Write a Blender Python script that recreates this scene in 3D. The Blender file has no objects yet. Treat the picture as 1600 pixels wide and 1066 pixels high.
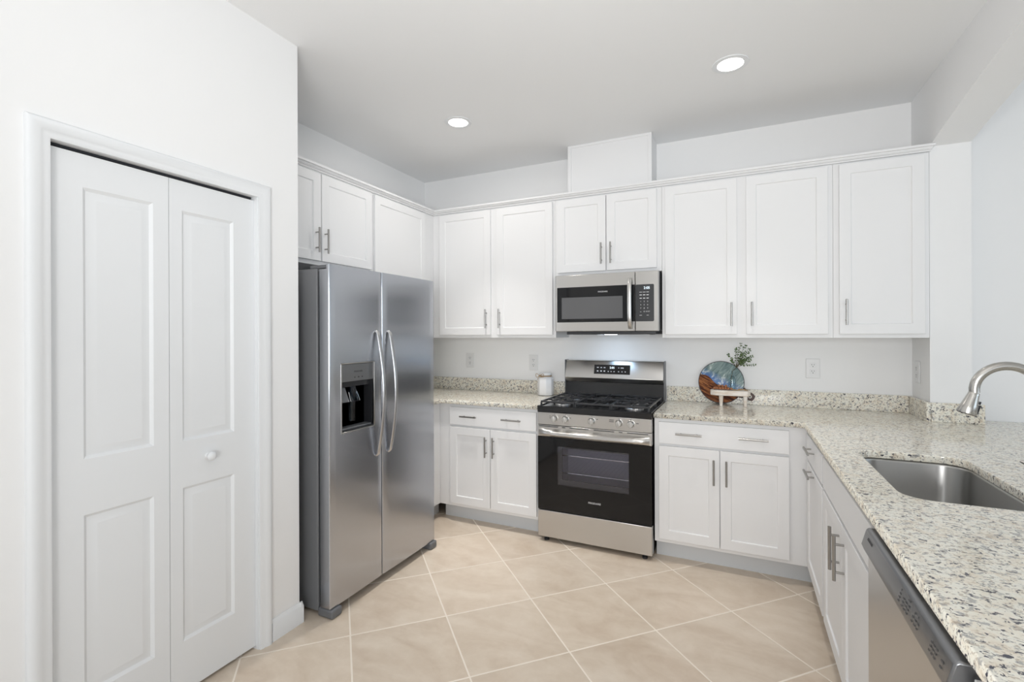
import bpy, bmesh, math, random
from mathutils import Vector, Matrix
random.seed(7)
S = bpy.context.scene
C = S.collection
# ------------------------------------------------------------------ camera
FPX, YAW, ROLL, CAMZ = 751.6967, .4417, -.0038, 1.4079
cd = bpy.data.cameras.new('camera'); cam = bpy.data.objects.new('camera', cd); C.objects.link(cam)
_c, _s = math.cos(YAW), math.sin(YAW)
_R = Vector((_c, _s, 0)); _U = Vector((0, 0, 1)); _F = Vector((-_s, _c, 0))
R2 = (_R + ROLL * _U).normalized(); U2 = (_U - ROLL * _R).normalized()
cam.matrix_world = Matrix(((R2.x, U2.x, -_F.x, 0), (R2.y, U2.y, -_F.y, 0), (R2.z, U2.z, -_F.z, CAMZ), (0, 0, 0, 1)))
cd.sensor_width = 36; cd.lens = 36 * FPX / 1600
cd.shift_x = 2.44 / 1600; cd.shift_y = -11.45 / 1600
cd.clip_start = .02
S.camera = cam
# ------------------------------------------------------------------ light
S.view_settings.view_transform = 'Standard'
S.view_settings.look = 'None'
S.view_settings.gamma = 1
S.view_settings.use_curve_mapping = False
S.view_settings.exposure = -0.13
w = bpy.data.worlds.new('world'); S.world = w; w.use_nodes = True
bg = w.node_tree.nodes['Background']
bg.inputs[0].default_value = (.80, .90, 1.0, 1); bg.inputs[1].default_value = .5

def area(name, loc, target, sx, sy, power, col, shape='RECTANGLE'):
    l = bpy.data.lights.new(name, 'AREA'); l.shape = shape; l.size = sx; l.size_y = sy
    l.energy = power; l.color = col
    o = bpy.data.objects.new(name, l); C.objects.link(o); o.location = loc
    d = Vector(target) - Vector(loc)
    o.rotation_euler = d.to_track_quat('-Z', 'Y').to_euler()
    return o
# daylight entering through the glazed doors behind the camera and the dining room window
area('daylight_glass_doors', (1.2, -5.0, 1.3), (1.2, 0, 1.3), 4.6, 2.3, 54, (.90, .955, 1.0))
area('daylight_dining_window', (4.9, .4, 1.55), (0, .4, 1.55), 3.6, 1.5, 38, (.72, .87, 1.0))

# added fill lamps aimed at the ceiling, in the manner of a bounced flash
area('ceiling_fill_far', (.2, -1.2, 1.2), (0, .9, 2.81), .8, .8, 43, (1, .992, .98))
f_ = area('ceiling_fill_near', (-.1, -.2, 1.75), (-.5, 1.7, 2.81), .4, .4, 10.5, (.98, .995, 1)); f_.data.spread = math.radians(120)

# ------------------------------------------------------------------ materials
def mat(name, col, rough=.5, metal=0, spec=.5, **kw):
    m = bpy.data.materials.new(name); m.use_nodes = True
    b = m.node_tree.nodes['Principled BSDF']
    b.inputs['Base Color'].default_value = (*col, 1)
    b.inputs['Roughness'].default_value = rough
    b.inputs['Metallic'].default_value = metal
    b.inputs['Specular IOR Level'].default_value = spec
    for k, v in kw.items(): b.inputs[k.replace('_', ' ')].default_value = v
    return m
def nodes(m): return m.node_tree.nodes, m.node_tree.links, m.node_tree.nodes['Principled BSDF']
def mathn(n, l, op, a, b=None):
    q = n.new('ShaderNodeMath'); q.operation = op
    for i, v in enumerate((a, b)):
        if v is None: continue
        if isinstance(v, (int, float)): q.inputs[i].default_value = v
        else: l.new(v, q.inputs[i])
    return q.outputs[0]
def ramp(n, l, src, stops, interp='LINEAR'):
    r = n.new('ShaderNodeValToRGB'); r.color_ramp.interpolation = interp
    e = r.color_ramp.elements
    while len(e) < len(stops): e.new(.5)
    for q, (p, c) in zip(e, stops):
        q.position = p; q.color = (*c, 1) if len(c) == 3 else c
    l.new(src, r.inputs[0]); return r.outputs[0]
def mixc(n, l, fac, a, b, mode='MIX'):
    q = n.new('ShaderNodeMix'); q.data_type = 'RGBA'; q.blend_type = mode
    for i, v in ((0, fac), (6, a), (7, b)):
        if isinstance(v, (int, float)): q.inputs[i].default_value = v
        elif isinstance(v, tuple): q.inputs[i].default_value = (*v, 1)
        else: l.new(v, q.inputs[i])
    return q.outputs[2]
def noise(n, l, vec, scale, detail=3, rough=.5, dist=0):
    q = n.new('ShaderNodeTexNoise'); q.inputs['Scale'].default_value = scale
    q.inputs['Detail'].default_value = detail; q.inputs['Roughness'].default_value = rough
    q.inputs['Distortion'].default_value = dist
    if vec is not None: l.new(vec, q.inputs['Vector'])
    return q.outputs[0]
def bump(n, l, h, strength, dist, b):
    q = n.new('ShaderNodeBump'); q.inputs['Strength'].default_value = strength; q.inputs['Distance'].default_value = dist
    l.new(h, q.inputs['Height']); l.new(q.outputs[0], b.inputs['Normal'])
def position(n): return n.new('ShaderNodeNewGeometry').outputs['Position']
def mapping(n, l, vec, scale=(1, 1, 1), rot=(0, 0, 0), loc=(0, 0, 0)):
    q = n.new('ShaderNodeMapping'); q.inputs['Scale'].default_value = scale; q.inputs['Rotation'].default_value = rot; q.inputs['Location'].default_value = loc
    l.new(vec, q.inputs['Vector']); return q.outputs[0]

def painted(name, col, rough, bs=.06):
    m = mat(name, col, rough); n, l, b = nodes(m)
    bump(n, l, noise(n, l, position(n), 160, 3), bs, .002, b); return m
M = {}
M['wall'] = painted('wall_paint', (.90, .90, .90), .7)
M['ceil'] = painted('ceiling_paint', (.88, .885, .89), .8, .1)
M['trim'] = mat('trim_paint', (.83, .845, .86), .45, 0, .3)
M['cab'] = mat('cabinet_paint', (.86, .86, .865), .5, 0, .3)
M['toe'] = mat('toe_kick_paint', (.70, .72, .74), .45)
M['dark'] = mat('dark_gap', (.015, .017, .022), .6)
M['outlet'] = mat('outlet_plastic', (.80, .80, .80), .3)
M['slot'] = mat('outlet_slot', (.06, .06, .06), .6)
M['nickel'] = mat('satin_nickel', (.37, .36, .345), .28, 1)
M['blackglass'] = mat('black_glass', (.008, .008, .009), .05, 0, .35)
M['enamel'] = mat('black_enamel', (.012, .012, .013), .16)
M['iron'] = mat('cast_iron', (.035, .036, .040), .28)
M['burner'] = mat('burner_cap', (.03, .03, .032), .3)
M['alum'] = mat('burner_aluminium', (.55, .55, .56), .35, 1)
M['bplastic'] = mat('black_plastic', (.02, .021, .024), .35)
M['gplastic'] = mat('grey_plastic', (.15, .155, .165), .4)
M['fside'] = mat('fridge_side_paint', (.20, .205, .215), .45)
M['ctrl'] = mat('grey_panel', (.24, .245, .255), .30, .75)
M['screen'] = mat('microwave_screen', (.125, .125, .13), .12)
M['chrome'] = mat('chrome', (.75, .75, .76), .1, 1)
M['white_ceramic'] = mat('white_ceramic', (.82, .82, .83), .2)
M['twine'] = mat('jute_twine', (.42, .28, .15), .85)
M['txt_white'] = mat('white_print', (.75, .75, .76), .5)
M['txt_dark'] = mat('dark_print', (.045, .045, .05), .5)
M['txt_grey'] = mat('grey_print', (.10, .10, .105), .5)
M['knob'] = mat('knob_steel', (.66, .65, .63), .28, 1)
M['bead'] = mat('wood_bead', (.40, .16, .07), .5)
M['stem'] = mat('branch_bark', (.07, .06, .03), .7)
def emis(name, col, st):
    m = mat(name, (0, 0, 0), .5); n, l, b = nodes(m)
    b.inputs['Emission Color'].default_value = (*col, 1); b.inputs['Emission Strength'].default_value = st; return m
M['lamp'] = emis('lamp_lens', (1, .97, .92), 9)
M['led'] = emis('display_digits', (.8, .92, 1), 2.2)
M['hoodlamp'] = emis('hood_lamp_lens', (.85, .93, 1), 8)

def brushed(name, col, rough, scale, aniso, rot):
    m = mat(name, col, rough, 1); n, l, b = nodes(m)
    v = mapping(n, l, position(n), scale)
    h = noise(n, l, v, 1, 2, .6)
    r = n.new('ShaderNodeMapRange'); r.inputs['To Min'].default_value = rough - .02; r.inputs['To Max'].default_value = rough + .03
    l.new(h, r.inputs['Value']); l.new(r.outputs[0], b.inputs['Roughness'])
    t = n.new('ShaderNodeTangent'); t.direction_type = 'RADIAL'; t.axis = 'Z'
    l.new(t.outputs[0], b.inputs['Tangent'])
    b.inputs['Anisotropic'].default_value = aniso; b.inputs['Anisotropic Rotation'].default_value = rot
    return m
M['steel'] = brushed('brushed_steel_horizontal', (.60, .585, .565), .30, (6, 6, 900), .7, .25)
M['steelv'] = brushed('brushed_steel_vertical', (.50, .515, .55), .24, (700, 700, 5), .8, 0)
M['sinksteel'] = brushed('sink_steel', (.46, .455, .445), .30, (6, 6, 700), .6, .25)
M['handle'] = mat('handle_steel', (.52, .52, .53), .25, 1)
M['faucet'] = mat('faucet_nickel', (.52, .505, .48), .24, 1)

def tiles():
    m = mat('floor_tile', (.6, .5, .4), .3); n, l, b = nodes(m)
    p = position(n); T = .4545
    sep = n.new('ShaderNodeSeparateXYZ'); l.new(p, sep.inputs[0])
    k = 1 / math.sqrt(2)
    u = mathn(n, l, 'DIVIDE', mathn(n, l, 'SUBTRACT', mathn(n, l, 'MULTIPLY', mathn(n, l, 'ADD', sep.outputs[0], sep.outputs[1]), k), .957), T)
    v = mathn(n, l, 'DIVIDE', mathn(n, l, 'SUBTRACT', mathn(n, l, 'MULTIPLY', mathn(n, l, 'SUBTRACT', sep.outputs[1], sep.outputs[0]), k), 1.915), T)
    def edge(a):   # distance to the nearest joint, in tiles
        f = mathn(n, l, 'FRACT', a)
        return mathn(n, l, 'MINIMUM', f, mathn(n, l, 'SUBTRACT', 1.0, f))
    e = mathn(n, l, 'MINIMUM', edge(u), edge(v))
    mr = n.new('ShaderNodeMapRange'); mr.inputs['From Min'].default_value = .0065; mr.inputs['From Max'].default_value = .0095
    l.new(e, mr.inputs['Value'])
    cx = n.new('ShaderNodeCombineXYZ'); l.new(mathn(n, l, 'FLOOR', u), cx.inputs[0]); l.new(mathn(n, l, 'FLOOR', v), cx.inputs[1])
    wn = n.new('ShaderNodeTexWhiteNoise'); wn.noise_dimensions = '3D'; l.new(cx.outputs[0], wn.inputs['Vector'])
    off = n.new('ShaderNodeVectorMath'); off.operation = 'MULTIPLY_ADD'
    l.new(wn.outputs['Color'], off.inputs[0]); off.inputs[1].default_value = (7, 7, 7); l.new(p, off.inputs[2])
    n1 = noise(n, l, mapping(n, l, off.outputs[0], (1, 2.1, 1), (0, 0, .5)), 2.6, 5, .58, 1.1)
    n2 = noise(n, l, off.outputs[0], 14, 4, .6, .4)
    base = ramp(n, l, n1, [(.28, (.63, .51, .40)), (.5, (.72, .61, .495)), (.72, (.79, .69, .575))])
    base = mixc(n, l, .18, base, ramp(n, l, n2, [(.35, (.56, .46, .36)), (.65, (.80, .72, .62))]))
    tint = mathn(n, l, 'MULTIPLY_ADD', wn.outputs['Value'], .10); tint.node.inputs[2].default_value = .94
    vm = n.new('ShaderNodeVectorMath'); vm.operation = 'SCALE'; l.new(base, vm.inputs[0]); l.new(tint, vm.inputs['Scale'])
    col = mixc(n, l, mr.outputs[0], (.88, .80, .70), vm.outputs[0])
    l.new(col, b.inputs['Base Color'])
    l.new(ramp(n, l, mr.outputs[0], [(0, (.7,) * 3), (1, (.27,) * 3)]), b.inputs['Roughness'])
    bump(n, l, mr.outputs[0], .35, .002, b)
    return m
M['tile'] = tiles()
def granite():
    m = mat('granite', (.6, .55, .5), .09); n, l, b = nodes(m)
    p = position(n)
    a = noise(n, l, p, 30, 5, .65, .5)
    c = ramp(n, l, a, [(.28, (.60, .50, .38)), (.40, (.83, .765, .645)), (.58, (.88, .86, .77)), (.76, (.72, .69, .62))])
    # grey mineral clouds
    g = noise(n, l, p, 58, 4, .62, .4)
    c = mixc(n, l, ramp(n, l, g, [(.55, (0, 0, 0)), (.62, (.8,) * 3)]), c, (.33, .325, .32))
    g2 = noise(n, l, mapping(n, l, p, loc=(3, 5, 1)), 120, 2, .5)
    c = mixc(n, l, ramp(n, l, g2, [(.58, (0, 0, 0)), (.64, (.6,) * 3)]), c, (.40, .32, .24))
    # dark flecks
    d = noise(n, l, mapping(n, l, p, (1, 1.25, 1.2), (.3, .2, .6)), 85, 3, .55, .8)
    c = mixc(n, l, ramp(n, l, d, [(.592, (0, 0, 0)), (.63, (1,) * 3)]), c, (.055, .055, .075))
    l.new(c, b.inputs['Base Color'])
    return m
M['granite'] = granite()
def wood(name, c0, c1, c2, scale, rot):
    m = mat(name, c0, .6, 0, .2); n, l, b = nodes(m)
    tc = n.new('ShaderNodeTexCoord').outputs['Object']
    v = mapping(n, l, mapping(n, l, tc, rot=rot), scale)
    f = noise(n, l, v, 1, 4, .6, .5)
    l.new(ramp(n, l, f, [(.38, c0), (.47, c1), (.535, c2), (.57, c1), (.64, c0)]), b.inputs['Base Color']); return m
M['walnut'] = wood('walnut_wood', (.045, .012, .006), (.15, .042, .014), (.50, .20, .07), (5, 5, 85), (0, math.radians(-27), 0))
M['rim'] = mat('dark_bark_rim', (.02, .018, .022), .5)
def riserwood():
    m = mat('whitewashed_wood', (.8, .78, .74), .6); n, l, b = nodes(m)
    f = noise(n, l, mapping(n, l, position(n), (12, 60, 60)), 1, 4, .6)
    l.new(ramp(n, l, f, [(.3, (.70, .58, .46)), (.55, (.86, .80, .74))]), b.inputs['Base Color']); return m
M['riser'] = riserwood()
def resin():
    m = mat('ocean_resin', (.2, .3, .3), .12); n, l, b = nodes(m)
    tc = n.new('ShaderNodeTexCoord').outputs['Object']
    f = noise(n, l, mapping(n, l, mapping(n, l, tc, rot=(0, math.radians(50), 0)), (8, 8, 38)), 1, 5, .6, 1.0)
    c = ramp(n, l, f, [(.30, (.06, .12, .13)), (.46, (.17, .25, .25)), (.57, (.27, .36, .34)), (.64, (.66, .72, .70)), (.70, (.20, .29, .29))])
    # blue and foam along the shoreline
    sep = n.new('ShaderNodeSeparateXYZ'); l.new(tc, sep.inputs[0])
    s = mathn(n, l, 'ADD', mathn(n, l, 'MULTIPLY', sep.outputs[0], .46), mathn(n, l, 'MULTIPLY', sep.outputs[2], .89))
    s = mathn(n, l, 'ADD', s, mathn(n, l, 'MULTIPLY', noise(n, l, tc, 22, 2), .03))
    shore = n.new('ShaderNodeMapRange'); shore.inputs['From Min'].default_value = -.03; shore.inputs['From Max'].default_value = .016
    l.new(s, shore.inputs['Value'])
    c2 = ramp(n, l, noise(n, l, tc, 18, 4, .6, 1.), [(.38, (.05, .13, .38)), (.52, (.10, .22, .48)), (.60, (.75, .80, .86)), (.7, (.12, .25, .45))])
    l.new(mixc(n, l, shore.outputs[0], c2, c), b.inputs['Base Color'])
    return m
M['resin'] = resin()
def leafm():
    m = mat('leaf_green', (.06, .13, .03), .5); n, l, b = nodes(m)
    f = noise(n, l, position(n), 60, 2)
    l.new(ramp(n, l, f, [(.3, (.022, .06, .012)), (.7, (.11, .19, .05))]), b.inputs['Base Color']); return m
M['leaf'] = leafm()
def pane(name, tint, refl):
    m = bpy.data.materials.new(name); m.use_nodes = True; n, l = m.node_tree.nodes, m.node_tree.links
    n.clear()
    o = n.new('ShaderNodeOutputMaterial'); mx = n.new('ShaderNodeMixShader'); t = n.new('ShaderNodeBsdfTransparent'); g = n.new('ShaderNodeBsdfGlossy')
    f0 = n.new('ShaderNodeLayerWeight'); f0.inputs[0].default_value = .5; f = n.new('ShaderNodeMath'); f.operation = 'POWER'; f.inputs[1].default_value = 4
    f1 = n.new('ShaderNodeMath'); f1.operation = 'MULTIPLY_ADD'; f1.inputs[1].default_value = .7; f1.inputs[2].default_value = .04
    l.new(f0.outputs['Facing'], f.inputs[0]); l.new(f.outputs[0], f1.inputs[0]); f = f1
    t.inputs[0].default_value = (*tint, 1); g.inputs['Roughness'].default_value = .03; g.inputs[0].default_value = (refl, refl, refl, 1)
    l.new(f.outputs[0], mx.inputs[0]); l.new(t.outputs[0], mx.inputs[1]); l.new(g.outputs[0], mx.inputs[2]); l.new(mx.outputs[0], o.inputs[0])
    return m
M['ovenpane'] = pane('tinted_oven_glass', (.80, .80, .84), 1)
M['vaseglass'] = pane('clear_glass', (.90, .95, .96), 1)
M['clearplastic'] = pane('clear_blue_plastic', (.70, .78, .85), 1)
M['oven'] = mat('oven_cavity', (.66, .65, .72), .5)
M['window_frame'] = mat('window_frame', (.8, .8, .8), .4)

# ------------------------------------------------------------------ mesh builder
class MB:
    def __init__(s): s.v = []; s.f = []; s.sm = []
    def add(s, vs, fs, smooth=False):
        o = len(s.v); s.v += [tuple(q) for q in vs]
        for f in fs: s.f.append([i + o for i in f]); s.sm.append(smooth)
        return s
    def box(s, x0, x1, y0, y1, z0, z1):
        x0, x1 = sorted((x0, x1)); y0, y1 = sorted((y0, y1)); z0, z1 = sorted((z0, z1))
        return s.add([(x0, y0, z0), (x1, y0, z0), (x1, y1, z0), (x0, y1, z0), (x0, y0, z1), (x1, y0, z1), (x1, y1, z1), (x0, y1, z1)],
                     [(0, 3, 2, 1), (4, 5, 6, 7), (0, 1, 5, 4), (1, 2, 6, 5), (2, 3, 7, 6), (3, 0, 4, 7)])
    def prism(s, poly, fn, a, b, smooth=False):
        """poly: list of 2-D points; fn(p, q, t) gives the 3-D point; extruded from t=a to t=b"""
        n = len(poly)
        vs = [fn(p, q, a) for p, q in poly] + [fn(p, q, b) for p, q in poly]
        s.add(vs, [list(range(n))[::-1], list(range(n, 2 * n))])
        o = len(s.v) - 2 * n
        for i in range(n):
            j = (i + 1) % n; s.f.append([o + i, o + j, o + n + j, o + n + i]); s.sm.append(smooth)
        return s
    def tube(s, pts, r, n=16, caps=True, squash=None, smooth=True):
        pts = [Vector(p) for p in pts]; rs = r if isinstance(r, (list, tuple)) else [r] * len(pts)
        t0 = (pts[1] - pts[0]).normalized(); up = Vector((0, 0, 1)) if abs(t0.z) < .9 else Vector((0, 1, 0))
        a = t0.cross(up).normalized()
        rings = []; o = len(s.v)
        for i, p in enumerate(pts):
            t = (pts[min(i + 1, len(pts) - 1)] - pts[max(i - 1, 0)]).normalized()
            a = (a - t * a.dot(t)).normalized(); b = t.cross(a)
            ra, rb = (rs[i], rs[i]) if squash is None else (rs[i] * squash[0], rs[i] * squash[1])
            for k in range(n):
                an = 2 * math.pi * k / n
                s.v.append(tuple(p + a * math.cos(an) * ra + b * math.sin(an) * rb))
        for i in range(len(pts) - 1):
            for k in range(n):
                k2 = (k + 1) % n
                s.f.append([o + i * n + k, o + i * n + k2, o + (i + 1) * n + k2, o + (i + 1) * n + k]); s.sm.append(smooth)
        if caps:
            s.f.append([o + k for k in range(n)][::-1]); s.sm.append(False)
            s.f.append([o + (len(pts) - 1) * n + k for k in range(n)]); s.sm.append(False)
        return s
    def cyl(s, p0, p1, r0, r1=None, n=24): return s.tube([p0, p1], [r0, r0 if r1 is None else r1], n)
    def lathe(s, prof, c, axis='z', n=40, caps=True):
        """prof: (radius, height along axis) list"""
        o = len(s.v)
        for r, h in prof:
            for k in range(n):
                a = 2 * math.pi * k / n; x, y = r * math.cos(a), r * math.sin(a)
                s.v.append((c[0] + x, c[1] + y, c[2] + h) if axis == 'z' else (c[0] + x, c[1] + h, c[2] + y) if axis == 'y' else (c[0] + h, c[1] + x, c[2] + y))
        for i in range(len(prof) - 1):
            for k in range(n):
                k2 = (k + 1) % n
                s.f.append([o + i * n + k, o + i * n + k2, o + (i + 1) * n + k2, o + (i + 1) * n + k]); s.sm.append(True)
        if caps and prof[0][0] > 1e-6: s.f.append([o + k for k in range(n)]); s.sm.append(False)
        if caps and prof[-1][0] > 1e-6: s.f.append([o + (len(prof) - 1) * n + k for k in range(n)]); s.sm.append(False)
        return s
    def ball(s, c, r, n=14, sc=(1, 1, 1)):
        o = len(s.v); m = n // 2
        for i in range(m + 1):
            th = math.pi * i / m
            for k in range(n):
                a = 2 * math.pi * k / n
                s.v.append((c[0] + r * sc[0] * math.sin(th) * math.cos(a), c[1] + r * sc[1] * math.sin(th) * math.sin(a), c[2] + r * sc[2] * math.cos(th)))
        for i in range(m):
            for k in range(n):
                k2 = (k + 1) % n
                s.f.append([o + i * n + k, o + i * n + k2, o + (i + 1) * n + k2, o + (i + 1) * n + k]); s.sm.append(True)
        return s
    def shaker(s, P, W, H, T=.02, rail=.057, dep=.0075, ch=.003):
        """five-piece door; P(u, v, w): u across, v up, w outward from the back face"""
        def ring(i, w): return [P(i, i, w), P(W - i, i, w), P(W - i, H - i, w), P(i, H - i, w)]
        r = [ring(0, 0), ring(0, T), ring(rail, T), ring(rail + ch, T - dep)]
        vs = sum(r, []); fs = [(3, 2, 1, 0), (12, 13, 14, 15)]
        for q in range(3):
            for k in range(4): fs.append((q * 4 + k, q * 4 + (k + 1) % 4, q * 4 + 4 + (k + 1) % 4, q * 4 + 4 + k))
        return s.add(vs, fs)
    def merge(s, d=1e-5): s._m = d; return s

ROOT = {}          # object -> world location
def mesh_from(mb, name, mt, weld=True):
    bm = bmesh.new()
    vs = [bm.verts.new(q) for q in mb.v]; bm.verts.ensure_lookup_table()
    for f, sm in zip(mb.f, mb.sm):
        try: F = bm.faces.new([vs[i] for i in f]); F.smooth = sm
        except ValueError: pass
    if weld: bmesh.ops.remove_doubles(bm, verts=bm.verts, dist=2e-5)
    bmesh.ops.recalc_face_normals(bm, faces=bm.faces)
    me = bpy.data.meshes.new(name); bm.to_mesh(me); bm.free()
    me.set_sharp_from_angle(angle=math.radians(40))
    me.materials.append(mt); return me
def link(name, me, parent=None, bev=0, seg=2):
    xs = [v.co for v in me.vertices]
    lo = Vector([min(q[i] for q in xs) for i in range(3)]); hi = Vector([max(q[i] for q in xs) for i in range(3)])
    c = (lo + hi) / 2
    if parent is None: c.z = lo.z
    me.transform(Matrix.Translation(-c))
    o = bpy.data.objects.new(name, me); C.objects.link(o)
    if parent is not None: o.parent = parent; o.location = c - ROOT[parent]
    else: o.location = c
    ROOT[o] = c
    if bev:
        b = o.modifiers.new('bevel', 'BEVEL'); b.width = bev; b.segments = seg; b.limit_method = 'ANGLE'; b.angle_limit = math.radians(40)
        b.harden_normals = False
    return o
def part(name, mb, mt, parent=None, bev=0, label=None, seg=2):
    o = link(name, mesh_from(mb, name, mt), parent, bev, seg)
    if label: o['label'] = label
    return o
def tag(o, label, cat, group=None):
    o['label'] = label; o['category'] = cat
    if group: o['group'] = group
    return o
def thing(name, loc, label, cat, group=None):
    o = bpy.data.objects.new(name, None); C.objects.link(o); o.location = loc; o.empty_display_size = .1
    ROOT[o] = Vector(loc); return tag(o, label, cat, group)
def struct(name, mb, mt, parent=None, bev=0):
    o = part(name, mb, mt, parent, bev)
    if parent is None: o['kind'] = 'structure'
    return o
def text(name, s, size, origin, udir, vdir, mt, parent, align='CENTER', depth=.0004, squeeze=1):
    cu = bpy.data.curves.new(name, 'FONT'); cu.body = s; cu.size = size; cu.align_x = align; cu.align_y = 'CENTER'; cu.extrude = depth; cu.resolution_u = 3
    t = bpy.data.objects.new(name, cu); C.objects.link(t)
    bpy.context.view_layer.update()
    me = bpy.data.meshes.new_from_object(t.evaluated_get(bpy.context.evaluated_depsgraph_get()))
    bpy.data.objects.remove(t); bpy.data.curves.remove(cu)
    u = Vector(udir).normalized(); v = Vector(vdir).normalized(); w_ = u.cross(v)
    o = Vector(origin)
    me.transform(Matrix(((u.x * squeeze, v.x, w_.x, o.x), (u.y * squeeze, v.y, w_.y, o.y), (u.z * squeeze, v.z, w_.z, o.z), (0, 0, 0, 1))))
    me.materials.clear(); me.materials.append(mt); me.name = name
    return link(name, me, parent)
def plate_with_holes(name, outer, holes, z0, z1, mt, parent=None, bev=.003):
    cu = bpy.data.curves.new(name, 'CURVE'); cu.dimensions = '2D'; cu.fill_mode = 'BOTH'
    cu.extrude = (z1 - z0) / 2 - bev; cu.bevel_depth = bev; cu.bevel_resolution = 2; cu.offset = -bev
    for poly in [outer] + holes:
        sp = cu.splines.new('POLY'); sp.points.add(len(poly) - 1)
        for q, (x, y) in zip(sp.points, poly): q.co = (x, y, 0, 1)
        sp.use_cyclic_u = True
    t = bpy.data.objects.new(name, cu); C.objects.link(t); bpy.context.view_layer.update()
    me = bpy.data.meshes.new_from_object(t.evaluated_get(bpy.context.evaluated_depsgraph_get()))
    bpy.data.objects.remove(t); bpy.data.curves.remove(cu)
    me.transform(Matrix.Translation((0, 0, (z0 + z1) / 2))); me.materials.clear(); me.materials.append(mt); me.name = name
    bm = bmesh.new(); bm.from_mesh(me); bmesh.ops.remove_doubles(bm, verts=bm.verts, dist=1e-5); bmesh.ops.recalc_face_normals(bm, faces=bm.faces); bm.to_mesh(me); bm.free()
    return link(name, me, parent)
def rrect(x0, x1, y0, y1, r, n=8):
    pts = []
    for cx, cy, a0 in ((x1 - r, y0 + r, -90), (x1 - r, y1 - r, 0), (x0 + r, y1 - r, 90), (x0 + r, y0 + r, 180)):
        for k in range(n + 1):
            a = math.radians(a0 + 90 * k / n); pts.append((cx + r * math.cos(a), cy + r * math.sin(a)))
    return pts

# ------------------------------------------------------------------ dimensions
YB, XL, ZC = 3.708, -2.63, 2.8137            # back wall, left wall, ceiling
XP = -1.94                                    # pantry wall
XW0, XW1, YP = .962, 1.14, 3.405              # partition with the arch, its pier end
YD = 3.552                                    # dining room wall
CT0, CT1 = .884, .914                         # countertop
YREAR, XFAR = -5.2, 5.2

# ------------------------------------------------------------------ room shell
struct('floor', MB().box(XL - .2, XFAR + .2, YREAR - .2, YB + .2, -.1, 0), M['tile'])
struct('ceiling', MB().box(XL - .2, XFAR + .2, YREAR - .2, YB + .2, ZC, ZC + .1), M['ceil'])
struct('wall_back', MB().box(XL - .15, XW1, YB, YB + .15, 0, ZC), M['wall'])
struct('wall_dining', MB().box(XW1, XFAR, YD, YB + .15, 0, ZC), M['wall'])
struct('wall_left', MB().box(XL - .15, XL, 1.681, YB, 0, ZC), M['wall'])
D0, D1, DZ = .742, 1.4615, 2.03
wp = MB()
wp.box(XP - .12, XP, D1 + .0, 1.681, 0, ZC).box(XP - .12, XP, D0, D1, DZ, ZC).box(XP - .12, XP, YREAR, D0, 0, ZC)
wp.box(XL - .15, XP - .12, 1.581, 1.681, 0, ZC)
struct('wall_pantry', wp, M['wall'])
struct('wall_pantry_inside', MB().box(XL - .15, XL, D0 - .5, 1.581, 0, ZC).box(XL, XP - .12, D0 - .5, D0 - .4, 0, ZC), M['dark'])
# partition between kitchen and dining room: half wall, two piers and an arched header
def arch(y): return 2.60 - .165 * abs((y - 1.9) / 1.505) ** 1.6
A0, A1 = .395, YP
pts = [(A1 - (A1 - A0) * k / 48) for k in range(49)]
hd = [(y, arch(y)) for y in pts]
wr = MB().prism(hd + [(A0, ZC), (A1, ZC)], lambda p, q, t: (t, p, q), XW0, XW1)
wr.box(XW0, XW1, A1, YB, 0, ZC).box(XW0, XW1, .10, A0, 0, ZC).box(XW0, XW1, A0, A1, 0, CT0 - .001)
struct('wall_right', wr, M['wall'])
# rear wall with glazed doors and far dining wall with a window, both behind the camera
struct('wall_rear', MB().box(XP, -1.15, YREAR - .15, YREAR, 0, ZC).box(3.55, XFAR, YREAR - .15, YREAR, 0, ZC).box(-1.15, 3.55, YREAR - .15, YREAR, 2.5, ZC), M['wall'])
struct('wall_far', MB().box(XFAR, XFAR + .15, YREAR, -1.5, 0, ZC).box(XFAR, XFAR + .15, 2.3, YD, 0, ZC).box(XFAR, XFAR + .15, -1.5, 2.3, 0, .75).box(XFAR, XFAR + .15, -1.5, 2.3, 2.35, ZC), M['wall'])
wf = MB()
for x in (-1.15, .4, 1.95, 3.5): wf.box(x, x + .06, YREAR - .1, YREAR - .04, 0, 2.5)
wf.box(-1.15, 3.55, YREAR - .1, YREAR - .04, 0, .06).box(-1.15, 3.55, YREAR - .1, YREAR - .04, 2.44, 2.5)
struct('window_1', wf, M['window_frame'])
wf = MB()
for y in (-1.5, .37, 2.24): wf.box(XFAR + .04, XFAR + .1, y, y + .06, .75, 2.35)
wf.box(XFAR + .04, XFAR + .1, -1.5, 2.3, .75, .81).box(XFAR + .04, XFAR + .1, -1.5, 2.3, 2.29, 2.35)
struct('window_2', wf, M['window_frame'])
# baseboard by the pantry door, wrapped round the wall end
def bb_profile(o): return [(0, 0), (.014, 0), (.014, .082), (.010, .088), (.004, .100), (0, .100)]
b_ = MB()
b_.prism(bb_profile(0), lambda p, q, t: (XP + p, t, q), 1.5215, 1.681 + .014)
b_.prism(bb_profile(0), lambda p, q, t: (t, 1.681 + p, q), XP - .40, XP + .0139)
struct('baseboard_left', b_, M['trim'])
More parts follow.
